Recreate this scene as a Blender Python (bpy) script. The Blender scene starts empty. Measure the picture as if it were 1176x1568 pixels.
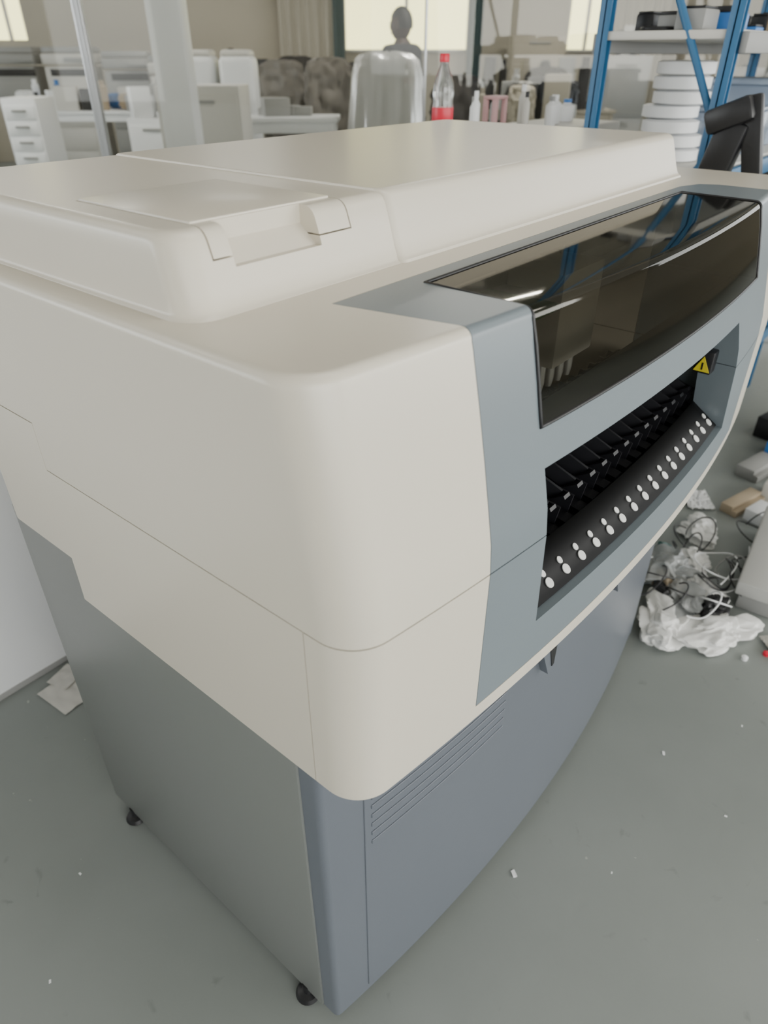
import bpy, bmesh, math, random
from mathutils import Vector, Matrix, noise
random.seed(7)
RAD=math.radians
# ------------------------------------------------------------------ room frame
YAW=39.7
CX,CY,CZ=-0.350,-0.436,1.5
F=(math.cos(RAD(YAW)),math.sin(RAD(YAW)));R=(math.sin(RAD(YAW)),-math.cos(RAD(YAW)))
def P(r,f,z=0): return Vector((CX+r*R[0]+f*F[0],CY+r*R[1]+f*F[1],z))
RROT=RAD(YAW-90)
# ------------------------------------------------------------------ materials
def mat(name,col,rough=.5,metal=0,noise_s=0,noise_a=0.06,bump=0,bump_s=200,spec=.5,trans=0,emis=None,es=1,coat=0,alpha=1):
    m=bpy.data.materials.new(name);m.use_nodes=True
    nt=m.node_tree;b=nt.nodes['Principled BSDF']
    b.inputs['Base Color'].default_value=(*col,1);b.inputs['Roughness'].default_value=rough
    b.inputs['Metallic'].default_value=metal;b.inputs['Specular IOR Level'].default_value=spec
    b.inputs['Transmission Weight'].default_value=trans;b.inputs['Coat Weight'].default_value=coat;b.inputs['Coat Roughness'].default_value=.2
    b.inputs['Alpha'].default_value=alpha
    if emis: b.inputs['Emission Color'].default_value=(*emis,1);b.inputs['Emission Strength'].default_value=es
    tc=nt.nodes.new('ShaderNodeTexCoord')
    if noise_s:
        n=nt.nodes.new('ShaderNodeTexNoise');n.inputs['Scale'].default_value=noise_s;n.inputs['Detail'].default_value=5
        nt.links.new(tc.outputs['Object'],n.inputs['Vector'])
        mx=nt.nodes.new('ShaderNodeMix');mx.data_type='RGBA'
        mx.inputs[6].default_value=(*[c*(1-noise_a) for c in col],1);mx.inputs[7].default_value=(*[min(1,c*(1+noise_a)) for c in col],1)
        nt.links.new(n.outputs['Fac'],mx.inputs[0]);nt.links.new(mx.outputs[2],b.inputs['Base Color'])
    if bump:
        n2=nt.nodes.new('ShaderNodeTexNoise');n2.inputs['Scale'].default_value=bump_s;n2.inputs['Detail'].default_value=3
        nt.links.new(tc.outputs['Object'],n2.inputs['Vector'])
        bp=nt.nodes.new('ShaderNodeBump');bp.inputs['Strength'].default_value=bump;bp.inputs['Distance'].default_value=.001
        nt.links.new(n2.outputs['Fac'],bp.inputs['Height']);nt.links.new(bp.outputs['Normal'],b.inputs['Normal'])
    return m
def glassmat(name,col,ior=1.5,rough=0.0,refl=1.0):
    m=bpy.data.materials.new(name);m.use_nodes=True;nt=m.node_tree;nt.nodes.clear()
    o=nt.nodes.new('ShaderNodeOutputMaterial');mx=nt.nodes.new('ShaderNodeMixShader')
    t=nt.nodes.new('ShaderNodeBsdfTransparent');t.inputs[0].default_value=(*col,1)
    g=nt.nodes.new('ShaderNodeBsdfGlossy');g.inputs['Roughness'].default_value=rough
    g.inputs['Color'].default_value=(refl,refl*.97,refl*.9,1)
    fr=nt.nodes.new('ShaderNodeFresnel');fr.inputs[0].default_value=ior
    nt.links.new(fr.outputs[0],mx.inputs[0]);nt.links.new(t.outputs[0],mx.inputs[1]);nt.links.new(g.outputs[0],mx.inputs[2]);nt.links.new(mx.outputs[0],o.inputs[0])
    return m
M={}
M['cream']=mat('cream_plastic',(.70,.648,.545),.34,noise_s=3,noise_a=.02,bump=.1,bump_s=600,coat=.15)
M['blue']=mat('bluegrey_plastic',(.178,.212,.235),.34,noise_s=4,noise_a=.03,bump=.1,bump_s=600)
M['cab']=mat('cabinet_bluegrey',(.128,.143,.170),.34,noise_s=3,noise_a=.05,bump=.15,bump_s=500)
M['cabside']=mat('cabinet_side_grey',(.185,.196,.186),.34,noise_s=2,noise_a=.04,bump=.15,bump_s=500)
M['black']=mat('black_plastic',(.012,.012,.014),.4)
M['blackm']=mat('black_metal',(.014,.014,.017),.38,metal=.2)
M['plate']=mat('matte_black_plate',(.01,.01,.011),.6,spec=.25)
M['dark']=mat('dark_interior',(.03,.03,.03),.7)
M['white']=mat('white_plastic',(.85,.86,.87),.45,noise_s=4,noise_a=.03)
M['slot']=mat('slot_hole_light',(.8,.8,.78),.4)  # white colour stands for light coming through the plate holes
M['offwhite']=mat('offwhite_enamel',(.62,.605,.56),.45,noise_s=4,noise_a=.05)
M['grey']=mat('grey_enamel',(.32,.32,.31),.5,noise_s=4,noise_a=.05)
M['panelgrey']=mat('light_grey_sheet',(.48,.48,.46),.4,noise_s=4,noise_a=.05)
M['beige']=mat('beige_paint',(.40,.36,.29),.7,noise_s=2,noise_a=.08)
M['wall']=mat('wall_paint',(.46,.42,.34),.85,noise_s=1.5,noise_a=.06)
M['ceil']=mat('ceiling_paint',(.44,.42,.38),.9,noise_s=1.5,noise_a=.04)
M['steel']=mat('steel',(.55,.56,.57),.3,metal=.8)
M['rackblue']=mat('rack_blue_paint',(.03,.14,.29),.4,noise_s=10,noise_a=.1)
M['red']=mat('red_plastic',(.7,.02,.05),.35)
M['pink']=mat('pink_plastic',(.5,.3,.3),.5)
M['blueitem']=mat('blue_plastic',(.04,.18,.5),.4)
M['pcb']=mat('green_board',(.06,.18,.06),.4,noise_s=60,noise_a=.5)
M['yellow']=mat('warning_yellow',(.7,.58,.03),.4)
M['cardboard']=mat('cardboard',(.42,.34,.24),.8,noise_s=10)
M['clearblue']=mat('translucent_bin',(.5,.6,.75),.2,trans=.5)
M['film']=mat('plastic_film',(.6,.6,.58),.3,trans=.5,bump=.6,bump_s=20)
M['chair']=mat('chair_fabric',(.04,.036,.034),.8,noise_s=30,noise_a=.3)
M['chaircover']=mat('chair_cover',(.17,.155,.135),.5,noise_s=8,noise_a=.4,bump=.6,bump_s=18)
M['curtain']=mat('curtain_cloth',(.38,.35,.29),.9,noise_s=5)
M['curtaind']=mat('curtain_dark',(.06,.09,.09),.9)
M['skin']=mat('skin',(.06,.035,.025),.6)
M['hair']=mat('hair',(.01,.009,.008),.6)
M['shirt']=mat('shirt_cloth',(.03,.03,.034),.9,noise_s=30)
M['pants']=mat('trouser_cloth',(.03,.035,.06),.9)
M['ext']=mat('exterior_yellow',(.85,.77,.36),.9,noise_s=.6,noise_a=.15)
M['tint']=glassmat('tinted_window',(.22,.21,.18),1.5,.04,.7)
M['glass']=glassmat('partition_glass',(.95,.955,.94),1.35,.0,.9)
M['clear']=mat('clear_plastic',(.92,.94,.94),.08,trans=.9)
def floormat():
    m=bpy.data.materials.new('painted_concrete');m.use_nodes=True;nt=m.node_tree;b=nt.nodes['Principled BSDF'];N=nt.nodes.new;L=nt.links.new
    tc=N('ShaderNodeTexCoord')
    n=N('ShaderNodeTexNoise');n.inputs['Scale'].default_value=1.3;n.inputs['Detail'].default_value=8;L(tc.outputs['Object'],n.inputs['Vector'])
    cr=N('ShaderNodeValToRGB');cr.color_ramp.elements[0].position=.3;cr.color_ramp.elements[1].position=.7
    cr.color_ramp.elements[0].color=(.215,.235,.222,1);cr.color_ramp.elements[1].color=(.275,.297,.283,1);L(n.outputs['Fac'],cr.inputs[0])
    v=N('ShaderNodeTexNoise');v.inputs['Scale'].default_value=45;v.inputs['Detail'].default_value=2;L(tc.outputs['Object'],v.inputs['Vector'])
    c2=N('ShaderNodeValToRGB');c2.color_ramp.elements[0].position=.76;c2.color_ramp.elements[1].position=.79;L(v.outputs['Fac'],c2.inputs[0])
    mx=N('ShaderNodeMix');mx.data_type='RGBA';mx.inputs[7].default_value=(.42,.42,.4,1);L(c2.outputs[0],mx.inputs[0]);L(cr.outputs[0],mx.inputs[6])
    v2=N('ShaderNodeTexNoise');v2.inputs['Scale'].default_value=14;v2.inputs['Detail'].default_value=6;v2.inputs['Distortion'].default_value=.8;L(tc.outputs['Object'],v2.inputs['Vector'])
    c3=N('ShaderNodeValToRGB');c3.color_ramp.elements[0].position=.66;c3.color_ramp.elements[1].position=.82;L(v2.outputs['Fac'],c3.inputs[0])
    mx2=N('ShaderNodeMix');mx2.data_type='RGBA';mx2.inputs[7].default_value=(.15,.16,.15,1);L(c3.outputs[0],mx2.inputs[0]);L(mx.outputs[2],mx2.inputs[6])
    L(mx2.outputs[2],b.inputs['Base Color'])
    b.inputs['Roughness'].default_value=.42
    bp=N('ShaderNodeBump');bp.inputs['Strength'].default_value=.3;bp.inputs['Distance'].default_value=.003;L(v2.outputs['Fac'],bp.inputs['Height']);L(bp.outputs['Normal'],b.inputs['Normal'])
    return m
M['floor']=floormat()
# ------------------------------------------------------------------ helpers
COL=bpy.context.scene.collection
def group(name,loc=(0,0,0),rz=0,parent=None):
    e=bpy.data.objects.new(name,None);e.location=loc;e.rotation_euler=(0,0,rz);e.empty_display_size=.1;COL.objects.link(e)
    if parent: e.parent=parent
    return e
def rgroup(name,r,f,z=0,rz=0): return group(name,P(r,f,z),RROT+rz)
def mkobj(name,bm,m,parent=None,smooth=True,ang=35):
    me=bpy.data.meshes.new(name);bm.normal_update();bm.to_mesh(me);bm.free()
    o=bpy.data.objects.new(name,me);COL.objects.link(o)
    if m is not None: me.materials.append(M[m] if isinstance(m,str) else m)
    fin(o,smooth,ang)
    if parent: o.parent=parent
    return o
def fin(o,smooth=True,ang=35):
    me=o.data
    if smooth and len(me.polygons):
        me.polygons.foreach_set('use_smooth',[True]*len(me.polygons));me.set_sharp_from_angle(angle=RAD(ang))
def box(name,x0,x1,y0,y1,z0,z1,m,parent=None,bev=.003,seg=2,rot=None):
    bm=bmesh.new();bmesh.ops.create_cube(bm,size=1)
    cx,cy,cz=(x0+x1)/2,(y0+y1)/2,(z0+z1)/2
    bmesh.ops.scale(bm,vec=(x1-x0,y1-y0,z1-z0),verts=bm.verts)
    if bev:
        bv=min(bev,.49*min(abs(x1-x0),abs(y1-y0),abs(z1-z0)))
        bmesh.ops.bevel(bm,geom=bm.edges[:]+bm.verts[:],offset=bv,segments=seg,affect='EDGES',profile=.5)
    if rot: bmesh.ops.rotate(bm,cent=(0,0,0),matrix=Matrix.Rotation(rot[1],3,rot[0]),verts=bm.verts)
    bmesh.ops.translate(bm,vec=(cx,cy,cz),verts=bm.verts)
    return mkobj(name,bm,m,parent)
def lathe(name,prof,m,parent=None,loc=(0,0,0),n=32,rot=None):
    bm=bmesh.new();rings=[]
    for (r,z) in prof:
        rings.append([bm.verts.new((max(r,1e-5)*math.cos(2*math.pi*i/n),max(r,1e-5)*math.sin(2*math.pi*i/n),z)) for i in range(n)])
    for a,b in zip(rings,rings[1:]):
        for i in range(n): bm.faces.new((a[i],a[(i+1)%n],b[(i+1)%n],b[i]))
    bm.faces.new(rings[0][::-1]);bm.faces.new(rings[-1])
    if rot: bmesh.ops.rotate(bm,cent=(0,0,0),matrix=Matrix.Rotation(rot[1],3,rot[0]),verts=bm.verts)
    bmesh.ops.translate(bm,vec=loc,verts=bm.verts)
    return mkobj(name,bm,m,parent)
def prism(name,pts,z0,z1,m=None,parent=None,axis='z'):
    f=(lambda x,y,z:(x,y,z)) if axis=='z' else (lambda x,y,z:(x,z,y))
    bm=bmesh.new();a=[bm.verts.new(f(x,y,z0)) for x,y in pts];b=[bm.verts.new(f(x,y,z1)) for x,y in pts];n=len(pts)
    bm.faces.new(a[::-1]);bm.faces.new(b)
    for i in range(n): bm.faces.new((a[i],a[(i+1)%n],b[(i+1)%n],b[i]))
    bmesh.ops.recalc_face_normals(bm,faces=bm.faces)
    return mkobj(name,bm,m,parent,smooth=False)
def rings_obj(name,rings,m,parent=None):
    bm=bmesh.new();vr=[[bm.verts.new(p) for p in r] for r in rings];n=len(rings[0])
    for a,b in zip(vr,vr[1:]):
        for i in range(n): bm.faces.new((a[i],a[(i+1)%n],b[(i+1)%n],b[i]))
    bm.faces.new(vr[0][::-1]);bm.faces.new(vr[-1])
    bmesh.ops.recalc_face_normals(bm,faces=bm.faces)
    return mkobj(name,bm,m,parent)
def cut(o,c,op='DIFFERENCE',delete=True):
    md=o.modifiers.new('b','BOOLEAN');md.operation=op;md.object=c;md.solver='EXACT'
    bpy.context.view_layer.update();dg=bpy.context.evaluated_depsgraph_get()
    me=bpy.data.meshes.new_from_object(o.evaluated_get(dg));o.modifiers.clear();o.data=me
    if delete: bpy.data.objects.remove(c)
def tube(name,pts,rad,m,parent=None,cyc=False,res=4,smooth=False):
    cu=bpy.data.curves.new(name,'CURVE');cu.dimensions='3D';cu.bevel_depth=rad;cu.bevel_resolution=res
    sp=cu.splines.new('NURBS' if smooth else 'POLY');sp.points.add(len(pts)-1)
    for p,q in zip(sp.points,pts): p.co=(*q,1)
    sp.use_cyclic_u=cyc
    if smooth: sp.order_u=3;sp.use_endpoint_u=True
    cu.materials.append(M[m]);o=bpy.data.objects.new(name,cu);COL.objects.link(o)
    cu.use_fill_caps=True
    if parent:o.parent=parent
    return o
# ================================================================== MACHINE
mach=group('pick_and_place_machine')
W=1.50;BACK=.72;RC=.055;HW=W/2
def y0(x): u=(x-HW)/HW; return -.105-.062*(1-u*u)
def dy0(x): return .124*((x-HW)/HW)/HW
LP=[(0,0),(1.0,0),(1.04,.003),(1.08,.010),(1.14,.021),(1.2,.033),(1.26,.046),(2,.046)]
def lean(z):
    for (a,b),(c,d) in zip(LP,LP[1:]):
        if a<=z<=c: return b+(d-b)*(z-a)/(c-a)
def outline(z,ins=0,ln=0,yf=y0,x0=0,x1=None,yb=BACK,rc=RC,rb=.05,nf=36,na=12):
    if x1 is None:x1=W
    pts=[]
    xe=x0+rc*.85;s=dy0(xe)
    nrm=Vector((s,-1)).normalized()
    cx=x0+rc; px=cx+rc*nrm.x; cy=yf(px)+ln-rc*nrm.y
    r=rc-ins
    a1=math.atan2(nrm.y,nrm.x)%(2*math.pi)
    for i in range(na+1):
        a=math.pi+(a1-math.pi)*i/na; pts.append((cx+r*math.cos(a),cy+r*math.sin(a),z))
    cx2=x1-rc;
    xa=cx+r*math.cos(a1); xb=cx2-r*math.cos(a1)
    for i in range(1,nf):
        x=xa+(xb-xa)*i/nf; pts.append((x,yf(x)+ln+ins,z))
    a2=3*math.pi-a1
    for i in range(na+1):
        a=a2+(2*math.pi-a2)*i/na; pts.append((cx2+r*math.cos(a),cy+r*math.sin(a),z))
    rr_=rb-ins if rb>ins else .001
    for i in range(na+1):
        a=math.pi/2*i/na; pts.append((x1-rb+rr_*math.cos(a),yb-rb+rr_*math.sin(a),z))
    for i in range(na+1):
        a=math.pi/2+math.pi/2*i/na; pts.append((x0+rb+rr_*math.cos(a),yb-rb+rr_*math.sin(a),z))
    return pts
lv=[(.743,.006),(.745,.0025),(.749,0),(.80,0),(.90,0),(1.0,0),(1.02,0),(1.04,0),(1.06,0),(1.08,0),(1.11,0),(1.14,0),(1.17,0),(1.2,0),(1.23,0),(1.26,0)]
rings=[outline(z,i,lean(z)) for z,i in lv]
for k in range(0,7):
    a=math.pi/2*k/6; rings.append(outline(1.2675+.0125*math.sin(a),.0125*(1-math.cos(a)),.048))
body=rings_obj('hood_cream',rings,'cream',mach)
G=.0009
def cb(x0,x1,y0_,y1,z0,z1): return box('c',x0,x1,y0_,y1,z0,z1,None,None,bev=0)
cut(body,cb(-.5,2,.5,1.5,.5,.835))
cut(body,cb(.33,1.115,-.088,.45,.80,1.262))
WX0,WX1=.305,1.135
cut(body,prism('c',[(.312,1.094),(.326,.85),(1.10,.85),(1.015,1.094)],-.4,-.07,axis='y'))
cut(body,cb(WX0,WX1,-.4,.048,1.145,1.5))
cut(body,cb(-.5,2,-.5,.49,1.0-G,1.0+G))
cut(body,cb(-.5,2,.49,1.5,1.075-G,1.075+G))
cut(body,cb(-.5,.03,.4893,.4905,1.0,1.075))
cut(body,cb(-.5,.012,-.036,-.0345,.6,1.0))
def vpoly(g): return [(.177-g,.074+g),(.206-g,-.07),(.206-g,-.4),(1.27+g,-.4),(1.27+g,-.07),(1.275+g,.02),(1.255,.055),(1.20,.074+g)]
blue=body.copy();blue.data=body.data.copy();blue.name='front_panel_bluegrey';COL.objects.link(blue);blue.parent=mach
cut(body,prism('v',vpoly(0.0006),.774,1.5))
cut(blue,prism('v',vpoly(-0.0006),.7752,1.5),'INTERSECT')
blue.data.materials.clear();blue.data.materials.append(M['blue'])
for o in (body,blue):
    fin(o,True,25)
    wn=o.modifiers.new('wn','WEIGHTED_NORMAL');wn.keep_sharp=True
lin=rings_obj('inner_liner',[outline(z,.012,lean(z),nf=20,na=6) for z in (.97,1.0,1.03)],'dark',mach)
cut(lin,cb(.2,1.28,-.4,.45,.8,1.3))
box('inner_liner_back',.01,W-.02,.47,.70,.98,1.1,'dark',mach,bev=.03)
# tinted window
bm=bmesh.new();nu=40;grid=[]
for i in range(nu+1):
    x=WX0+.0015+(WX1-WX0-.003)*i/nu;row=[]
    yb_=y0(x)+.048
    prof=[(.0465,1.2795)]
    for k in range(1,5): prof.append((.0465+(yb_+.012-.0465)*k/4,1.2795-.0005*k))
    for k in range(1,7):
        a=math.pi/2*k/6; prof.append((yb_+.012-.012*math.sin(a),1.2655+.012*math.cos(a)))
    for z in (1.24,1.22,1.2,1.18,1.16,1.147): prof.append((y0(x)+lean(z)-.0008,z))
    grid.append([bm.verts.new((x,yy,zz)) for yy,zz in prof])
for a,b in zip(grid,grid[1:]):
    for k in range(len(a)-1): bm.faces.new((a[k],a[k+1],b[k+1],b[k]))
bmesh.ops.recalc_face_normals(bm,faces=bm.faces)
edgeL=[v.co.copy() for v in grid[0]];edgeR=[v.co.copy() for v in grid[-1]];bot=[g[-1].co.copy() for g in grid];top=[g[0].co.copy() for g in grid]
win=mkobj('tinted_viewing_window',bm,'tint',mach,ang=60)
tube('window_gasket',[tuple(p) for p in edgeL]+[tuple(p) for p in bot]+[tuple(p) for p in reversed(edgeR)]+[tuple(p) for p in reversed(top)],.0024,'black',mach,cyc=True)
# interior
box('gantry_beam',.34,1.10,.12,.17,1.14,1.20,'grey',mach,.004)
box('gantry_rail',.34,1.10,.105,.12,1.165,1.18,'steel',mach,.002)
box('placement_head',.62,.76,.02,.12,1.08,1.23,'offwhite',mach,.006)
box('head_motor',.50,.56,.03,.09,1.12,1.22,'grey',mach,.006)
for i in range(4): lathe('nozzle_%d'%i,[(.006,1.03),(.009,1.045),(.009,1.085)],'steel',mach,(.64+i*.033,.05,0),16)
tube('air_hose',[(.69,.08,1.22),(.66,.12,1.25),(.58,.16,1.25),(.5,.2,1.22),(.45,.26,1.15)],.006,'offwhite',mach,smooth=True)
tube('air_hose_b',[(.72,.08,1.22),(.80,.12,1.25),(.9,.16,1.25),(.96,.2,1.2)],.004,'steel',mach,smooth=True)
box('circuit_board',.36,.58,.18,.3,1.10,1.11,'pcb',mach,.001)
box('circuit_board_side',.40,.52,-.03,.09,1.215,1.22,'pcb',mach,.001)
box('inner_back_wall',.336,1.11,.43,.445,.81,1.25,'grey',mach,.002)
box('inner_floor',.336,1.11,-.06,.43,.80,.83,'dark',mach,.002)
# feeder bank
fb=bmesh.new()
def addbox(bm,c,s,rx=0,rz=0):
    g=bmesh.ops.create_cube(bm,size=1);v=g['verts'];bmesh.ops.scale(bm,vec=s,verts=v)
    if rx: bmesh.ops.rotate(bm,cent=(0,0,0),matrix=Matrix.Rotation(rx,3,'X'),verts=v)
    if rz: bmesh.ops.rotate(bm,cent=(0,0,0),matrix=Matrix.Rotation(rz,3,'Z'),verts=v)
    bmesh.ops.translate(bm,vec=c,verts=v)
def addcyl(bm,c,r,l,seg=20):
    g=bmesh.ops.create_cone(bm,cap_ends=True,segments=seg,radius1=r,radius2=r,depth=l);v=g['verts']
    bmesh.ops.rotate(bm,cent=(0,0,0),matrix=Matrix.Rotation(math.pi/2,3,'Y'),verts=v)
    bmesh.ops.translate(bm,vec=c,verts=v)
nF=17;x_s=.350;dx=(1.075-x_s)/(nF-1)
for i in range(nF):
    x=x_s+dx*i
    addbox(fb,(x,.02,.90),(.026,.22,.012),RAD(10))
    addbox(fb,(x+.014,.02,.918),(.004,.2,.045),RAD(10))
    addbox(fb,(x,-.055,.914),(.018,.05,.006),RAD(-30))
    addbox(fb,(x-.004,-.03,.935),(.006,.07,.026),RAD(30),RAD(16))
    addbox(fb,(x+.004,.05,.950),(.020,.045,.01),RAD(34))
    addcyl(fb,(x,.085,.955),.014,.014)
mkobj('feeder_bank',fb,'blackm',mach)
def plate_pt(x,t): return Vector((x,y0(x)+.012+t*.055,.853+t*.045))
bm=bmesh.new()
n=30;lo=[];hi=[]
for i in range(n+1):
    x=.327+(1.098-.327)*i/n; lo.append(bm.verts.new(plate_pt(x,0)));hi.append(bm.verts.new(plate_pt(x,1)))
for i in range(n): bm.faces.new((lo[i],lo[i+1],hi[i+1],hi[i]))
pl=mkobj('feeder_lip_plate',bm,'plate',mach)
sd=pl.modifiers.new('s','SOLIDIFY');sd.thickness=.002
bm=bmesh.new()
nrm=Vector((0,-.045,.055)).normalized()
for i in range(nF):
    x=x_s+dx*i
    for t,r,el in ((.24,.0078,1.0),(.47,.0052,1.1)):
        c=plate_pt(x,t)+nrm*.0012
        g=bmesh.ops.create_cone(bm,cap_ends=True,segments=20,radius1=r,radius2=r,depth=.0015);v=g['verts']
        bmesh.ops.scale(bm,vec=(1,el,1),verts=v)
        bmesh.ops.rotate(bm,cent=(0,0,0),matrix=Matrix.Rotation(math.atan2(.045,.055),3,'X'),verts=v)
        bmesh.ops.translate(bm,vec=c,verts=v)
mkobj('feeder_lit_holes',bm,'slot',mach)  # white discs painted as light through holes in the lip plate
box('label_bracket',1.012,1.04,-.122,-.088,.985,1.03,'black',mach,.003)
bm=bmesh.new();vs=[bm.verts.new(p) for p in ((1.011,-.1205,.990),(1.011,-.0895,.990),(1.011,-.105,1.020))];bm.faces.new(vs)
g_=bmesh.ops.extrude_face_region(bm,geom=bm.faces[:]);bmesh.ops.translate(bm,vec=(-.001,0,0),verts=[v for v in g_['geom'] if isinstance(v,bmesh.types.BMVert)])
mkobj('warning_label',bm,'yellow',mach,smooth=False)
box('label_mark',1.0093,1.0102,-.1065,-.1035,.994,1.008,'black',mach,0)
# ---- lid
def rr(x0,x1,y0_,y1,r,z,n=8):
    pts=[]
    for cx,cy,a0 in ((x0+r,y0_+r,180),(x1-r,y0_+r,270),(x1-r,y1-r,0),(x0+r,y1-r,90)):
        for i in range(n+1):
            a=RAD(a0+90*i/n);pts.append((cx+r*math.cos(a),cy+r*math.sin(a),z))
    return pts
lvl=[(1.275,-.006,-.006),(1.2805,-.004,-.004),(1.2825,-.001,-.0015),(1.286,.002,.0),(1.30,.008,.001),(1.335,.019,.003),(1.349,.024,.004),(1.354,.027,.006),(1.3575,.031,.009),(1.3595,.036,.013),(1.36,.041,.018)]
lid=rings_obj('top_cover',[rr(.036+s,1.33-s,.128+f,.76-s,max(.036-s*.5,.02),z,10) for z,f,s in lvl],'cream',mach)
def wedge(x0,x1):
    pts=[(.09,1.320),(.09,1.40),(.176,1.40),(.176,1.340),(.152,1.320)]
    bm=bmesh.new();a=[bm.verts.new((x0,y,z)) for y,z in pts];b=[bm.verts.new((x1,y,z)) for y,z in pts];n=len(pts)
    bm.faces.new(a);bm.faces.new(b[::-1])
    for i in range(n): bm.faces.new((a[i],a[(i+1)%n],b[(i+1)%n],b[i]))
    bmesh.ops.recalc_face_normals(bm,faces=bm.faces)
    return mkobj('c',bm,None,None,smooth=False)
cut(lid,wedge(.110,.236))
for a in ((.084,.0862,.11,.39),(.288,.2902,.11,.39)): cut(lid,cb(a[0],a[1],a[2],a[3],1.330,1.5))
cut(lid,cb(.084,.2902,.388,.3902,1.355,1.5))
cut(lid,cb(.084,.110,.0,.3,1.3295,1.3312)); cut(lid,cb(.236,.2902,.0,.3,1.3295,1.3312))
fin(lid,True,28);wn=lid.modifiers.new('wn','WEIGHTED_NORMAL');wn.keep_sharp=True
box('access_hatch',.0865,.2875,.179,.3875,1.355,1.3622,'cream',mach,.0012,2)
lidc=rings_obj('top_cover_centre',[rr(.357+s*.15,1.334-s,.124+f,.757-s,.012,z+.003,8) for z,f,s in lvl],'cream',mach)
fin(lidc,True,35);wn=lidc.modifiers.new('wn','WEIGHTED_NORMAL');wn.keep_sharp=True
# ---- cabinet
def yc(x): u=(x-.66)/.66; return -.028-.065*(1-u*u)
def cab_out(z,ins=0,x0=.006,x1=1.33,yb=.69): return outline(z,ins,0,yf=yc,x0=x0,x1=x1,yb=yb,rc=.012,rb=.01,nf=30,na=5)
cab=rings_obj('lower_cabinet',[cab_out(z) for z in (.03,.4,.79)],'cab',mach)
fin(cab)
box('cabinet_rear_riser',.006,1.33,.52,.69,.78,.86,'cabside',mach,.003)
box('cabinet_side_panel',.002,.012,.004,.69,.032,.86,'cabside',mach,.003)
box('cabinet_side_panel_right',1.325,1.334,.004,.69,.032,.86,'cabside',mach,.003)
def bowslab(name,xa,xb,z0,z1,off,m,th=.006,n=30):
    bm=bmesh.new();q=[]
    for i in range(n+1):
        x=xa+(xb-xa)*i/n
        q.append([bm.verts.new((x,yc(x)-off,z0)),bm.verts.new((x,yc(x)-off,z1)),bm.verts.new((x,yc(x)-off+th,z1)),bm.verts.new((x,yc(x)-off+th,z0))])
    for a,b in zip(q,q[1:]):
        for k in range(4): bm.faces.new((a[k],a[(k+1)%4],b[(k+1)%4],b[k]))
    bm.faces.new(q[0]);bm.faces.new(q[-1][::-1]);bmesh.ops.recalc_face_normals(bm,faces=bm.faces)
    o=mkobj(name,bm,m,mach);bv=o.modifiers.new('b','BEVEL');bv.width=.0012;bv.segments=2;bv.limit_method='ANGLE';return o
bowslab('cabinet_front_door',.078,1.26,.05,.735,.002,'cab')
for i in range(6): bowslab('louvre_%d'%i,.09,.40,.505+i*.022,.514+i*.022,.004,'cab',.004,10)
for k,xx in enumerate((.50,.80)):
    pts=[(xx-.03,.655),(xx+.03,.655),(xx+.03,.575),(xx+.012,.565)]
    o=prism('door_latch_plate_%d'%k,pts,yc(xx)-.018,yc(xx)+.004,'cab',mach,axis='y')
    if k==0: prism('door_latch_recess',[(xx-.004,.650),(xx+.027,.650),(xx+.027,.582),(xx+.020,.58)],yc(xx)-.0195,yc(xx)-.012,'black',mach,axis='y')
for k,(x,y) in enumerate(((.02,.05),(.02,.62),(1.29,.05),(1.29,.62))):
    lathe('levelling_foot_%d'%k,[(.022,0),(.024,.004),(.020,.012),(.01,.016),(.01,.04)],'black',mach,(x-.012 if x<.5 else x,y,0),24)
# ================================================================== ROOM
def plane_room(name,r0,r1,f0,f1,z0,z1,m,holes=None):
    o=box(name,r0,r1,f0,f1,z0,z1,m,None,bev=0)
    for h in (holes or []): cut(o,box('c',*h,None,None,bev=0))
    o.location=P(0,0,0);o.rotation_euler=(0,0,RROT);return o
plane_room('floor',-7,7,-4,13.1,-.1,0,'floor')
plane_room('ceiling',-7,7,-4,13.1,3.3,3.4,'ceil')
plane_room('wall_back',-7,7,13,13.15,0,3.3,'wall',[(-.62,1.31,12.9,13.3,1.58,2.9),(2.85,3.45,12.9,13.3,1.55,2.9),(-6.1,-5.55,12.9,13.3,1.7,2.9)])
plane_room('wall_left',-7.15,-7,-4,13.1,0,3.3,'wall',[(-7.3,-6.9,-2,2.5,1.1,2.7),(-7.3,-6.9,3.5,8,.9,2.9),(-7.3,-6.9,9,12,.9,2.9)])
plane_room('wall_right',7,7.15,-4,13.1,0,3.3,'wall',[(6.9,7.3,-3,2.5,.9,2.9),(6.9,7.3,4,9,.9,2.9)])
plane_room('wall_front',-7,7,-4.15,-4,0,3.3,'wall',[(-5,-3.4,-4.3,-3.9,.9,2.9),(-.2,6,-4.3,-3.9,.8,2.95)])
plane_room('exterior_building',-12,12,20,20.2,-1,7,'ext')
for k,(a,b) in enumerate(((-.62,1.31),(2.85,3.45),(-6.1,-5.55))):
    g=rgroup('window_%d'%(k+1),0,0)
    for j,x in enumerate([a,(a+b)/2,b]): box('mullion_%d'%j,x-.025,x+.025,13.02,13.07,1.58,2.9,'offwhite',g,.004)
    box('sill',a-.05,b+.05,12.94,13.05,1.545,1.58,'offwhite',g,.004); box('head',a,b,13.02,13.07,2.86,2.9,'offwhite',g,.004)
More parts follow.
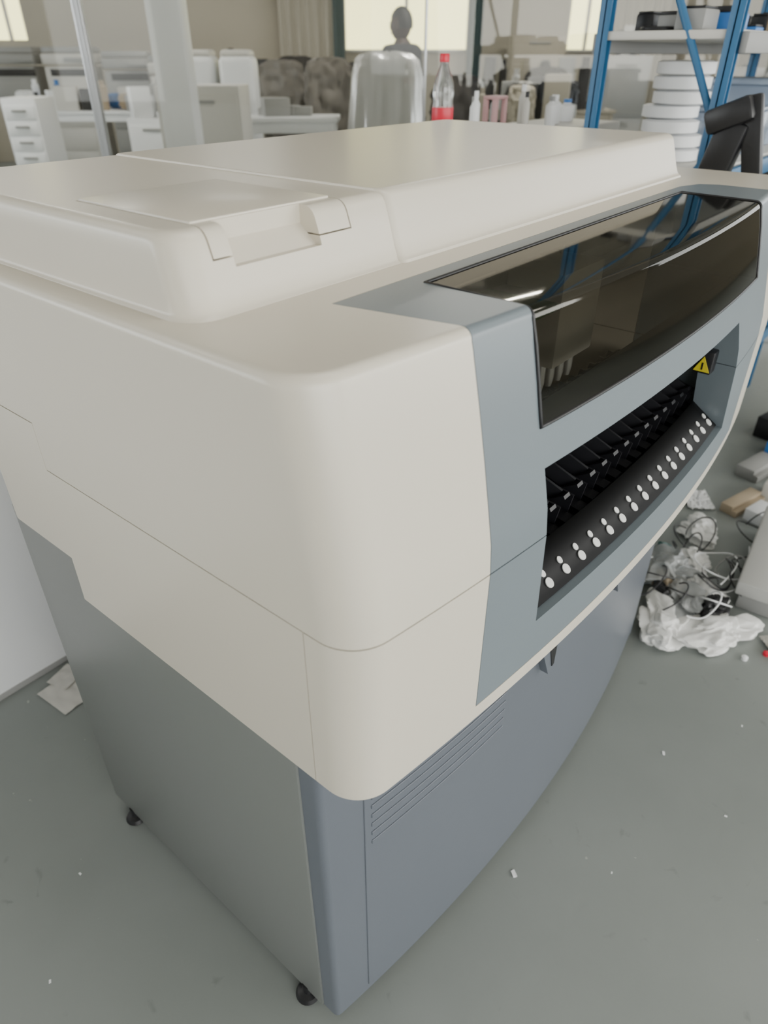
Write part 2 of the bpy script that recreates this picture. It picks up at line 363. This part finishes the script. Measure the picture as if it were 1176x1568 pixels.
def curtain(name,r0,r1,f,z0,z1,m,amp=.04):
    bm=bmesh.new();n=int((r1-r0)/.015)+4;cols=[]
    for i in range(n+1):
        r=r0+(r1-r0)*i/n;y=f+amp*math.sin(r*2*math.pi/.14)+.3*amp*math.sin(r*31)
        cols.append([bm.verts.new((r,y,z0)),bm.verts.new((r,f+(y-f)*.8,(z0+z1)/2)),bm.verts.new((r,f+(y-f)*.5,z1))])
    for a,b in zip(cols,cols[1:]):
        for k in range(2): bm.faces.new((a[k],b[k],b[k+1],a[k+1]))
    o=mkobj(name,bm,m,None,ang=90);o.location=P(0,0,0);o.rotation_euler=(0,0,RROT);return o
curtain('curtain',-1.6,-.78,12.8,.05,2.95,'curtain')
curtain('curtain',-.78,-.6,12.75,.05,2.95,'curtaind')
curtain('curtain',1.28,1.5,12.75,.05,2.95,'curtaind')
curtain('curtain',3.5,4.3,12.75,.05,2.95,'curtain')
ltm=mat('fill_tube',(.9,.9,.9),.5,emis=(1,.97,.9),es=2)  # glowing tube material for the added fill fixtures
for i,(r,f) in enumerate(((-3,1.5),(0.5,1.0),(3,2),(-3,6),(1,6.5),(-2,10.5),(3,10.5))):  # unseen overhead fixtures, added to fill the room with light
    g=rgroup('added_ceiling_fill',r,f,0)
    box('housing',-.65,.65,-.12,.12,3.24,3.3,'offwhite',g,.01)
    lathe('tube',[(.015,-.6),(.015,.6)],ltm,g,(0,0,3.22),12,rot=('Y',math.pi/2))
    L=bpy.data.lights.new('fill_lamp','AREA');L.shape='RECTANGLE';L.size=1.2;L.size_y=.2;L.energy=10 if f<5 else 48;L.color=(1,.97,.9)
    lo_=bpy.data.objects.new('fill_light',L);COL.objects.link(lo_);lo_.parent=g;lo_.location=(0,0,3.18)
gp=rgroup('glass_partition',0,4.2)
box('pane_1',-4.5,-1.51,-.005,.005,.1,3.0,'glass',gp,0)
box('pane_2',-1.51,.205,-.005,.005,.1,3.0,'glass',gp,0)
box('pane_3',.215,3.2,-.005,.005,.1,3.0,'glass',gp,0)
box('post_1',-1.535,-1.49,-.025,.025,0,3.3,'steel',gp,.004)
box('post_2',-4.52,-4.47,-.025,.025,0,3.3,'steel',gp,.004);box('post_3',3.2,3.25,-.025,.025,0,3.3,'steel',gp,.004)
box('joint_strip',.203,.218,-.008,.008,0,3.3,'steel',gp,.002)
box('bottom_rail',-4.5,3.25,-.03,.03,0,.1,'steel',gp,.004);box('top_rail',-4.5,3.25,-.03,.03,3.0,3.3,'beige',gp,.004)
c=rgroup('column',-1.28,5.0);box('shaft',-.1,.1,-.1,.1,0,3.3,'white',c,.01);box('plinth',-.12,.12,-.12,.12,0,.12,'white',c,.01)
def puffy(name,w,d,h,loc,m,parent,seed=0,wr=.012,cuts=14):
    bm=bmesh.new();bmesh.ops.create_cube(bm,size=1);bmesh.ops.subdivide_edges(bm,edges=bm.edges[:],cuts=cuts,use_grid_fill=True)
    for v in bm.verts:
        c=v.co*2
        e=4.0;l=(abs(c.x)**e+abs(c.y)**e+abs(c.z)**e)**(1/e);c=c/l
        n_=noise.noise(Vector((c.x*3+seed,c.y*3,c.z*5)))*wr+noise.noise(Vector((c.x*9+seed,c.y*9,c.z*3)))*wr*.5
        v.co=Vector((c.x*(w/2+n_),c.y*(d/2+n_*2),c.z*(h/2+min(n_,0))))
    bmesh.ops.translate(bm,vec=loc,verts=bm.verts);return mkobj(name,bm,m,parent,ang=80)
def clutter(parent,z,w,d,n,mats,hmax=.2,seed=1):
    rnd=random.Random(seed);g=parent
    for i in range(n):
        s=rnd.uniform(.05,.13);x=rnd.uniform(-w/2+s,w/2-s);y=rnd.uniform(-d/2+s,d/2-s) if d>2*s else 0;h=rnd.uniform(.05,hmax);m=rnd.choice(mats)
        t=rnd.random()
        if t<.35: lathe('tub_%d'%i,[(s*.5,z),(s*.55,z+h*.8),(s*.35,z+h*.85),(s*.35,z+h)],m,g,(x,y,0),16)
        elif t<.6: puffy('bundle_%d'%i,s*2,s*1.5,h,(x,y,z+h/2),m,g,i,.02)
        else: box('carton_%d'%i,x-s,x+s,y-s*.6,y+s*.6,z,z+h,m,g,.008,rot=('Z',rnd.uniform(-.6,.6)))
def desk(r,f,w,d,h,m='offwhite',name='workbench',rz=0,cl=None):
    g=rgroup(name,r,f,0,rz)
    box('top',-w/2,w/2,-d/2,d/2,h-.035,h,m,g,.005)
    for i,(sx,sy) in enumerate(((-1,-1),(1,-1),(1,1),(-1,1))):
        x=sx*(w/2-.05);y=sy*(d/2-.05);box('leg_%d'%i,x-.025,x+.025,y-.025,y+.025,0,h-.035,m,g,.004)
    box('stretcher',-w/2+.05,w/2-.05,d/2-.07,d/2-.04,.15,.2,m,g,.004)
    box('rail',-w/2+.05,w/2-.05,-d/2+.03,-d/2+.05,h-.11,h-.035,m,g,.004)
    if cl: clutter(g,h,w,d,*cl)
    return g
desk(-3.5,9.4,1.6,.6,.97,'white',cl=(20,['white','offwhite','blueitem','grey','cardboard','black'],.3,3))
desk(-.76,6.3,.8,.4,1.1,'white',cl=(5,['grey','black','beige'],.14,12))
desk(1.7,9.9,2.2,.7,.95,'beige',cl=(30,['grey','chair','black','beige','beige','white'],.55,8))
desk(3.9,7.8,1.8,.7,1.0,'beige',cl=(24,['grey','offwhite','black','beige','chair'],.5,9))
desk(-2.2,12.2,1.8,.5,1.0,'grey',cl=(22,['grey','offwhite','black','beige'],.6,19))
desk(1.2,6.6,.9,.5,1.0,'grey',cl=(16,['grey','black','beige','chair','offwhite'],.4,29))
def cabinet(name,r,f,w,d,h,m,n=3,rz=0,cl=None):
    g=rgroup(name,r,f,0,rz);box('carcass',-w/2,w/2,-d/2,d/2,.04,h,m,g,.012)
    box('plinth',-w/2+.02,w/2-.02,-d/2+.03,d/2-.02,0,.05,'black',g,.003)
    for i in range(n):
        z0=.08+(h-.12)*i/n;z1=.08+(h-.12)*(i+1)/n-.015
        box('drawer_%d'%i,-w/2+.02,w/2-.02,-d/2-.012,-d/2+.01,z0,z1,m,g,.006)
        box('pull_%d'%i,-w*.2,w*.2,-d/2-.03,-d/2-.01,z1-.05,z1-.03,'grey',g,.004)
    if cl: clutter(g,h,w,d,*cl)
    return g
def copier(r,f,h,rz=0,m='offwhite'):
    g=rgroup('photocopier',r,f,0,rz)
    box('base',-.28,.28,-.28,.28,.05,h-.22,m,g,.02);box('plinth',-.26,.26,-.26,.26,0,.06,'grey',g,.004)
    for k in range(4): box('paper_tray_%d'%k,-.26,.26,-.295,-.27,.1+k*(h-.45)/4,.1+(k+1)*(h-.45)/4-.02,m,g,.008)
    box('output_bay',-.2,.28,-.285,-.25,h-.33,h-.25,'black',g,.004)
    box('scanner',-.30,.30,-.28,.30,h-.2,h-.08,m,g,.02);box('lid',-.29,.29,-.25,.30,h-.075,h,'grey',g,.02)
    box('control_panel',.05,.30,-.36,-.27,h-.17,h-.12,'grey',g,.008)
    return g
cabinet('filing_cabinet',-3.12,7.0,.3,.42,1.2,'white',9)
cabinet('storage_cupboard',-1.28,5.70,.58,.42,1.33,'offwhite',2)
copier(-5.0,11.2,1.6,.1,'grey');copier(-4.25,11.2,1.6,-.1);copier(-5.6,9.9,1.6,.1)
copier(-3.5,11.2,1.55,.15,'grey');copier(-2.75,10.9,1.5,-.2)
cabinet('parts_cabinet',-2.30,8.0,.5,.4,.98,'white',2,cl=(6,['white','offwhite','grey'],.3,5))
cabinet('wall_cupboard',2.3,12.5,.8,.5,1.75,'beige',2)
cabinet('wall_cupboard',4.9,12.5,.8,.5,2.1,'beige',2)
cabinet('wall_cupboard',3.3,11.4,.7,.5,1.5,'grey',2,cl=(5,['grey','beige','black'],.4,51))
for r in (-1.52,-1.2):
    g=rgroup('air_purifier',r,6.75);box('body',-.14,.14,-.16,.16,0,1.5,'white',g,.05,4);box('grille',-.09,.09,-.17,-.1,1.0,1.2,'grey',g,.01);box('top_cap',-.12,.12,-.14,.14,1.48,1.54,'offwhite',g,.03,3)
def chair(r,f,top,w,m,rz=0,film=False):
    g=rgroup('office_chair',r,f,0,rz);sh=top-.72
    puffy('backrest',w,.14,.70,(0,.22,top-.35),m,g,r*7,.03)
    puffy('seat',w,.5,.14,(0,-.02,sh),m,g,r*3)
    for s in (-1,1):
        box('armrest_%d'%s,s*(w/2+.02)-.03,s*(w/2+.02)+.03,-.18,.18,sh+.2,sh+.24,'black',g,.012)
        box('arm_post_%d'%s,s*(w/2+.02)-.015,s*(w/2+.02)+.015,-.03,.03,sh-.02,sh+.21,'black',g,.006)
    lathe('gas_lift',[(.03,.08),(.03,sh*.5),(.02,sh*.5),(.02,sh-.05)],'black',g,(0,0,0),16)
    for k in range(5):
        a=k*2*math.pi/5;tube('base_leg_%d'%k,[(0,0,.11),(.3*math.cos(a),.3*math.sin(a),.07)],.02,'black',g)
        lathe('castor_%d'%k,[(.03,-.02),(.03,.02)],'black',g,(.3*math.cos(a),.3*math.sin(a),.03),14,rot=('Y',math.pi/2))
    if film:
        bm=bmesh.new();n=96;rg=[]
        for j in range(14):
            t=j/13;row=[]
            for i in range(n):
                a=2*math.pi*i/n;cx_=math.cos(a);cy_=math.sin(a);l=(abs(cx_)**3+abs(cy_)**3)**(1/3)
                wv=1+.07*math.sin(a*13+3*t)*t+.05*math.sin(a*7+1)*t+.02*math.sin(a*23)
                sc=[.25,.75,.95,1.0][min(j,3)] if j<4 else 1.0+.2*t
                row.append(bm.verts.new((cx_/l*(w/2+.02)*sc*wv,.2+cy_/l*.12*sc*wv*(1+t*.6),top+.03-[0,.015,.05,.1][min(j,3)]-(0 if j<4 else (j-3)*.065)+.01*math.sin(a*5))))
            rg.append(row)
        for a,b in zip(rg,rg[1:]):
            for i in range(n): bm.faces.new((a[i],a[(i+1)%n],b[(i+1)%n],b[i]))
        bm.faces.new(rg[0][::-1]);mkobj('plastic_cover',bm,'film',g,ang=90)
    return g
chair(.02,6.0,1.49,.46,'offwhite',0,True)
chair(-.47,7.4,1.49,.46,'chaircover',.2)
chair(-1.05,7.75,1.47,.5,'chaircover',-.2)
chair(-.2,8.7,1.45,.5,'chair',.1);chair(-.95,8.8,1.5,.5,'chair',.1);chair(.75,7.8,1.35,.5,'chair',.1)
chair(1.7,8.6,1.4,.5,'chair',-.3)
# ------------------------------------------------------------------ person
def skin(name,V,E,Rr,m,parent,lvl=2):
    me=bpy.data.meshes.new(name);me.from_pydata(V,E,[]);o=bpy.data.objects.new(name,me);COL.objects.link(o)
    md=o.modifiers.new('s','SKIN');
    for i,r in enumerate(Rr):
        sv=me.skin_vertices[0].data[i];sv.radius=(r,r) if not isinstance(r,tuple) else r;sv.use_root=(i==0)
    sb=o.modifiers.new('u','SUBSURF');sb.levels=lvl;sb.render_levels=lvl
    bpy.context.view_layer.update();dg=bpy.context.evaluated_depsgraph_get()
    m2=bpy.data.meshes.new_from_object(o.evaluated_get(dg));o.modifiers.clear();o.data=m2;m2.materials.clear();m2.materials.append(M[m])
    fin(o,True,180);o.parent=parent;return o
per=rgroup('standing_person',.16,7.3,0,RAD(235))
V=[(0,0,.98),(0,.0,1.15),(0,.01,1.35),(0,.01,1.5),(0,.0,1.57),(0,-.01,1.64)]
V+=[(.1,0,.93),(.11,-.02,.5),(.11,.02,.1),(.11,-.12,.05),(-.1,0,.93),(-.11,-.02,.5),(-.11,.02,.1),(-.11,-.12,.05),
   (.19,0,1.52),(.24,.02,1.24),(.25,-.06,.99),(.25,-.08,.92),(-.19,0,1.52),(-.24,.02,1.24),(-.25,-.06,.99),(-.25,-.08,.92)]
E=[(0,1),(1,2),(2,3),(3,4),(4,5),(0,6),(6,7),(7,8),(8,9),(0,10),(10,11),(11,12),(12,13),(3,14),(14,15),(15,16),(16,17),(3,18),(18,19),(19,20),(20,21)]
Rr=[(.15,.11),(.14,.1),(.16,.11),(.14,.1),.07,.058,.09,.06,.045,.04,.09,.06,.045,.04,.06,.045,.03,.035,.06,.045,.03,.035]
skin('body',V,E,Rr,'skin',per)
skin('shirt',[V[0],V[1],V[2],V[3],(0,0,1.58),V[14],V[15],V[18],V[19]],[(0,1),(1,2),(2,3),(3,4),(3,5),(5,6),(3,7),(7,8)],[(.165,.125),(.155,.115),(.175,.125),(.165,.115),.078,.08,.06,.08,.06],'shirt',per)
skin('trousers',[V[0],V[6],V[7],V[8],V[10],V[11],V[12]],[(0,1),(1,2),(2,3),(0,4),(4,5),(5,6)],[(.16,.12),.1,.075,.065,.1,.075,.065],'pants',per)
for s in (-1,1):
    for k in range(4):
        x=s*.25;y=-.105+.018*k;ln=[.06,.075,.07,.055][k]
        skin('finger_%d_%d'%(s,k),[(x,y,.92),(x,y,.89),(x-s*.005,y,.89-ln*.6),(x-s*.02,y,.89-ln)],[(0,1),(1,2),(2,3)],[.009,.009,.008,.006],'skin',per,1)
    skin('thumb_%d'%s,[(s*.25,-.1,.94),(s*.24,-.13,.91),(s*.235,-.135,.88)],[(0,1),(1,2)],[.011,.009,.007],'skin',per,1)
    box('shoe_%d'%s,s*.11-.05,s*.11+.05,-.2,.08,0,.08,'black',per,.03,3)
bm=bmesh.new();bmesh.ops.create_uvsphere(bm,u_segments=32,v_segments=24,radius=1)
for v in bm.verts:
    x,y,z=v.co
    w=.076*(1-.18*max(0,-z));v.co=Vector((x*w,y*.098,z*.12))
    if y<-.3 and z<0: v.co.y-=.008*(-z)
    if y<-.9 and abs(x)<.3 and -.35<z<.1: v.co.y-=.02*(1-abs(x)/.3)
    v.co+=Vector((0,-.015,1.725))
mkobj('head',bm,'skin',per,ang=180)
bm=bmesh.new();bmesh.ops.create_uvsphere(bm,u_segments=32,v_segments=24,radius=1)
bmesh.ops.delete(bm,geom=[v for v in bm.verts if v.co.z<(-.35 if v.co.y>.1 else .35)],context='VERTS')
for v in bm.verts: v.co=Vector((v.co.x*.083,v.co.y*.106,v.co.z*.128))+Vector((0,-.01,1.728))
mkobj('hair',bm,'hair',per,ang=180)
for s in (-1,1):
    puffy('ear_%d'%s,.02,.035,.06,(s*.077,-.005,1.715),'skin',per,1,.001,6)
    puffy('eye_%d'%s,.026,.01,.012,(s*.03,-.107,1.735),'white',per,1,.0,6)
puffy('mouth',.045,.012,.012,(0,-.108,1.665),'pink',per,1,0,6)
# ------------------------------------------------------------------ cupboard behind with bottle
sc=group('steel_cupboard',(2.1,1.08,0))
box('carcass',-.75,.75,-.16,.16,.04,1.27,'offwhite',sc,.006);box('plinth',-.73,.73,-.14,.15,0,.05,'black',sc,.002)
for k in range(3):
    box('door_%d'%k,-.74+k*.495,-.255+k*.495,-.172,-.158,.07,1.24,'offwhite',sc,.004);box('handle_%d'%k,-.31+k*.495,-.29+k*.495,-.19,-.17,.6,.75,'steel',sc,.004)
bt=group('plastic_bottle',(1.644,.985,1.27))
lathe('bottle_body',[(.026,0),(.031,.006),(.032,.03),(.029,.045),(.032,.06),(.032,.10),(.030,.115),(.032,.135),(.031,.155),(.024,.18),(.013,.205),(.0125,.218)],'clear',bt)
lathe('bottle_label',[(.0322,.058),(.0328,.06),(.0328,.096),(.0322,.098)],'red',bt)
lathe('bottle_cap',[(.014,.214),(.0145,.217),(.0145,.231),(.013,.235)],'red',bt)
def jar(name,x,y,h,r,m,cap=None):
    g=group(name,(x,y,1.27));lathe('body',[(r*.9,0),(r,.005),(r,h*.7),(r*.5,h*.8),(r*.5,h*.85)],m,g,n=20);lathe('cap',[(r*.55,h*.84),(r*.55,h),(r*.3,h)],cap or m,g,n=20)
for i,(x,y,h,r,m,cp_) in enumerate(((1.96,1.07,.13,.014,'white','white'),(2.02,1.12,.11,.012,'white','grey'),(2.27,1.05,.12,.013,'offwhite','black'),(2.33,1.1,.14,.016,'offwhite','white'),(2.43,1.03,.10,.022,'white','grey'),(2.55,1.08,.1,.026,'white','white'),(2.2,1.15,.11,.012,'grey','black'),(2.7,1.1,.08,.03,'white','blueitem'))):
    jar('small_bottle',x,y,h,r,m,cp_)
g=group('pink_plastic_stand',(2.1,1.08,1.27))
box('top',-.04,.04,-.03,.03,.10,.112,'pink',g,.006)
for sx in(-1,1):
    for sy in (-1,1): box('leg',sx*.03-.008,sx*.03+.008,sy*.02-.008,sy*.02+.008,0,.102,'pink',g,.002)
# ------------------------------------------------------------------ blue rack
rk=group('storage_rack',(0,0,0))
xa,xb,ya,yb=2.0,3.6,.28,.655
for x in (xa,xb):
    for y in (ya,yb):
        box('upright_face',x-.018,x-.014,y-.018,y+.018,0,2.6,'rackblue',rk,.001);box('upright_web',x-.018,x+.016,y-.003,y+.003,0,2.6,'rackblue',rk,.001)
        box('upright_flange',x+.012,x+.016,y-.018,y+.018,0,2.6,'rackblue',rk,.001)
    for z0,z1 in ((1.33,2.0),(1.25,.6),(.1,.58),(2.05,2.5)):
        tube('brace',[(x,ya,z0),(x,yb,z1)],.011,'rackblue',rk)
    for z in (.2,1.15,2.5): box('tie',x-.012,x+.012,ya,yb,z-.015,z+.015,'rackblue',rk,.002)
for z in (.35,.8,1.21,1.56,2.05):
    box('shelf_board',xa-.01,xb+.02,ya-.01,yb+.01,z-.022,z,'offwhite',rk,.003)
    for y in (ya-.03,yb+.025): box('beam',xa,xb,y-.01,y+.01,z-.055,z-.005,'rackblue' if z<1.3 else 'grey',rk,.003)
def at(name,x,y,z,parent=None): return group(name,(x,y,z),0,parent)
rnd=random.Random(4)
g=at('tray_stack',2.24,.49,1.21,rk)
for i in range(7):
    h=.04;lathe('tray_%d'%i,[(.075,0),(.088,.004),(.088,h-.006),(.075,h-.002)],'white',g,(rnd.uniform(-.02,.02),rnd.uniform(-.025,.025),i*h),32)
for (x,y,z,w,d,h) in ((2.38,.36,1.21,.14,.1,.12),(2.65,.42,1.21,.28,.2,.14),(3.0,.48,1.21,.3,.28,.22),(3.35,.48,1.21,.3,.28,.16)):
    g=at('plastic_bin',x,y,z,rk);box('tub',-w/2,w/2,-d/2,d/2,0,h*.9,'clearblue',g,.01);box('bin_lid',-w/2-.006,w/2+.006,-d/2-.006,d/2+.006,h*.9,h,'clearblue',g,.004);box('bin_content',-w*.35,w*.35,-d*.35,d*.35,.01,h*.5,'white',g,.01)
g=at('electronic_module',2.22,.38,1.56,rk);box('case',-.05,.05,-.05,.05,0,.045,'blueitem',g,.006);
for i in range(6): box('fin_%d'%i,-.045+i*.016,-.04+i*.016,-.045,.045,.045,.06,'black',g,.001)
for i in range(22):
    x=rnd.uniform(2.05,3.4);y=rnd.uniform(.34,.60)
    if 2.12<x<2.32 and y<.47: continue
    g=at('spare_part_box',x,y,1.56,rk);s=rnd.uniform(.03,.06);h=rnd.uniform(.015,.06);box('case',-s,s,-s*.7,s*.7,0,h,rnd.choice(['black','black','black','grey','cardboard','blueitem']),g,.005);box('lid',-s*.9,s*.9,-s*.6,s*.6,h,h+.006,'black',g,.002)
tube('coiled_cable',[(2.05+.012*i+.05*math.cos(i*1.3),.52+.06*math.sin(i*1.3),1.566) for i in range(36)],.005,'black',rk,smooth=True)
for z in (.35,.8):
    for i in range(6):
        x=2.12+i*.25;g=at('storage_carton',x,.47,z,rk);box('carton',-.1,.1,-.14,.14,0,rnd.uniform(.15,.28),rnd.choice(['grey','offwhite','cardboard','black']),g,.006);box('tape',-.102,.102,-.02,.02,.0,.1,'cardboard',g,.001)
# black equipment stand behind the machine's right end
g=at('equipment_stand',1.84,.20,0)
lathe('base',[(.08,0),(.08,.02),(.03,.035)],'black',g);lathe('pole',[(.018,.03),(.018,1.2)],'black',g,n=16)
box('arm_lower',-.025,.025,-.04,.04,1.12,1.36,'black',g,.01,rot=('X',.22))
box('clamp_head',-.04,.04,-.07,.05,1.34,1.40,'black',g,.012,rot=('X',-.4));box('knob',-.05,.05,-.02,.02,1.2,1.24,'steel',g,.006)
box('arm_upper',-.015,.015,-.10,-.05,1.22,1.42,'black',g,.008,rot=('X',-.25))
# ------------------------------------------------------------------ left white carton
g=at('white_foam_box',-.25,1.42,0);box('box',-.85,.75,-.2,.2,0,1.1,'white',g,.01);box('cover',-.86,.76,-.21,.21,1.02,1.12,'white',g,.008);box('base_strip',-.84,.74,-.203,-.19,0.0,.02,'grey',g,.002)
def sheet(name,x,y,w,d,rz,m,z=.002,seed=0,amp=.004,fr=4):
    bm=bmesh.new();bmesh.ops.create_grid(bm,x_segments=24,y_segments=24,size=.5)
    for v in bm.verts: v.co=Vector((v.co.x*w,v.co.y*d,z+amp*(.5+.5*noise.noise(Vector((v.co.x*fr+seed,v.co.y*fr,0))))))
    o=mkobj(name,bm,m,None,ang=80);o.location=(x,y,0);o.rotation_euler=(0,0,rz);return o
sheet('paper_sheet',.095,1.10,.09,.13,.1,'offwhite');sheet('paper_sheet',.13,1.155,.08,.07,.3,'offwhite',.006)
def chip(x,y,s,m='white'):
    bm=bmesh.new();bmesh.ops.create_cube(bm,size=1)
    bmesh.ops.subdivide_edges(bm,edges=bm.edges[:],cuts=2,use_grid_fill=True)
    for v in bm.verts: v.co=Vector((v.co.x*s*1.6,v.co.y*s,v.co.z*s*.25+s*.125))+Vector((noise.noise(v.co*5+Vector((x*9,y,0)))*s*.3,0,0))
    o=mkobj('paper_scrap',bm,m,None);o.location=(x,y,0);o.rotation_euler=(0,0,random.uniform(0,3))
for x,y,s in ((.46,-.135,.009),(.98,-.27,.006),(.9,-.45,.004),(1.2,-.4,.004),(-.15,.6,.004),(-.3,.45,.004),(.6,-.3,.003),(1.33,-.6,.005)): chip(x,y,s)
# ------------------------------------------------------------------ rubbish to the right
def bag(name,x,y,w,d,h,m,seed,rz=0):
    bm=bmesh.new();bmesh.ops.create_icosphere(bm,subdivisions=6,radius=1)
    for v in bm.verts:
        c=v.co.copy();q=Vector((c.x*1.1+seed,c.y*1.1,c.z*1.1))
        wx=q+.6*noise.noise_vector(q*1.2)
        n1=noise.noise(wx)*.5
        r1=1-2*abs(noise.noise(wx*1.5));r2=1-2*abs(noise.noise(wx*3.1+Vector((3,1,seed))))
        c=c*(.72+n1+.20*r1+.06*r2);z=c.z*h*.5+h*.35
        if z<.001: z=.001+abs(z)*.02
        v.co=Vector((c.x*w/2,c.y*d/2,z))
    o=mkobj(name,bm,m,None,ang=60);o.location=(x,y,0);o.rotation_euler=(0,0,rz);return o
M['bagw']=mat('white_bag_film',(.8,.8,.78),.25,bump=.25,bump_s=30)
M['bagg']=mat('clear_bag_film',(.6,.62,.62),.15,bump=.3,bump_s=30,trans=.6)
M['bagt']=mat('teal_film',(.06,.2,.19),.3)
for a in ((1.43,-.09,.26,.17,.08,'bagw',1,.5),(1.50,-.23,.28,.15,.07,'bagw',3,-.5),(1.57,-.10,.2,.18,.08,'bagg',5,0),(1.66,-.13,.20,.13,.07,'bagw',9,.8),
   (1.68,.0,.2,.2,.12,'bagg',12,0),(1.58,-.19,.15,.10,.09,'black',14,.2),(2.02,.0,.2,.14,.07,'bagw',17,.4),(1.55,-.05,.12,.08,.07,'black',31,.9),(1.80,.03,.12,.08,.06,'bagt',23,1),(1.62,-.03,.12,.1,.07,'cardboard',27,1),(1.80,-.06,.16,.12,.07,'bagw',37,.3)):
    bag('plastic_bag',*a)
for s in range(16):
    rnd=random.Random(s+40);x=rnd.uniform(1.48,2.1);y=rnd.uniform(-.30,.04);pts=[];q=rnd.uniform(.05,.13)
    for i in range(10): pts.append((x+q*math.cos(i*.9+s)+i*.01,y+q*.7*math.sin(i*.9+s)-.004*i,.03+.07*abs(math.sin(i*.7+s))))
    tube('loose_cable',pts,.0025,['black','black','grey','black','white'][s%5],None,smooth=True)
sheet('paper_sheet',1.56,-.39,.10,.05,.8,'offwhite',.002,3,.02,20);sheet('paper_sheet',2.25,.08,.14,.1,.6,'white',.002,9,.02,12)
g=at('sheet_metal_panel',1.93,-.27,0);g.rotation_euler=(0,0,.10);box('panel',-.27,.27,-.075,.075,.07,.12,'panelgrey',g,.008);box('support_block',-.24,.24,-.05,.06,0,.07,'grey',g,.005)
for x,y,w,d,h,m in ((2.33,-.06,.2,.05,.04,'cardboard'),(2.48,-.16,.12,.10,.08,'offwhite'),(2.28,-.15,.11,.08,.05,'white'),(2.66,-.03,.2,.08,.05,'grey'),(2.86,-.08,.12,.12,.08,'blueitem'),(2.72,-.17,.2,.06,.05,'white'),(3.08,-.03,.2,.18,.1,'black'),(3.15,-.25,.25,.15,.12,'grey'),(2.95,-.25,.14,.1,.06,'offwhite')):
    g=at('scrap_carton',x,y,0);g.rotation_euler=(0,0,random.uniform(-.3,.3));box('block',-w/2,w/2,-d/2,d/2,0,h,m,g,.004);box('flap',-w/2,w/2,-d/2-.02,-d/2+.002,0,h*.6,m,g,.001)
for x,y in ((1.52,-.375),(1.46,-.33)):
    lathe('bottle_cap_litter',[(.009,0),(.0095,.01),(.006,.012)],'red' if x>1.51 else 'white',None,(0,0,0),16).location=(x,y,0)
# ================================================================== light / world / camera
w=bpy.data.worlds.new('world');bpy.context.scene.world=w;w.use_nodes=True
bg=w.node_tree.nodes['Background'];bg.inputs[0].default_value=(.94,.98,1,1);bg.inputs[1].default_value=3.8
def area(name,r,f,z,tr,tf,tz,sx,sy,e,col=(1,1,1)):
    L=bpy.data.lights.new(name,'AREA');L.shape='RECTANGLE';L.size=sx;L.size_y=sy;L.energy=e;L.color=col
    o=bpy.data.objects.new(name,L);COL.objects.link(o);o.location=P(r,f,z);o.rotation_euler=(P(tr,tf,tz)-P(r,f,z)).to_track_quat('-Z','Y').to_euler();return o
area('window_daylight_left',-6.8,.3,1.9,0,1,1,4,1.5,75,(.92,.98,1))
area('window_daylight_right',6.8,0,1.9,0,1,1,5,2,170,(1,.98,.91))
area('window_daylight_front',3,-3.9,1.9,0,1,1,5,2,150,(1,.99,.94))
s=bpy.data.lights.new('sun','SUN');s.energy=4;s.angle=.05;so=bpy.data.objects.new('sun',s);COL.objects.link(so)
d=Vector((F[0]*.8,F[1]*.8,-1.0));so.rotation_euler=d.to_track_quat('-Z','Y').to_euler()
cam=bpy.data.cameras.new('camera');co=bpy.data.objects.new('camera',cam);COL.objects.link(co)
co.location=(CX,CY,CZ);co.rotation_euler=(RAD(90-33.65),0,RAD(YAW-90))
cam.sensor_fit='VERTICAL';cam.sensor_height=36;cam.lens=36*1050/1568;cam.clip_start=.01
cam.dof.use_dof=True;cam.dof.focus_distance=1.05;cam.dof.aperture_fstop=4.0
bpy.context.scene.camera=co
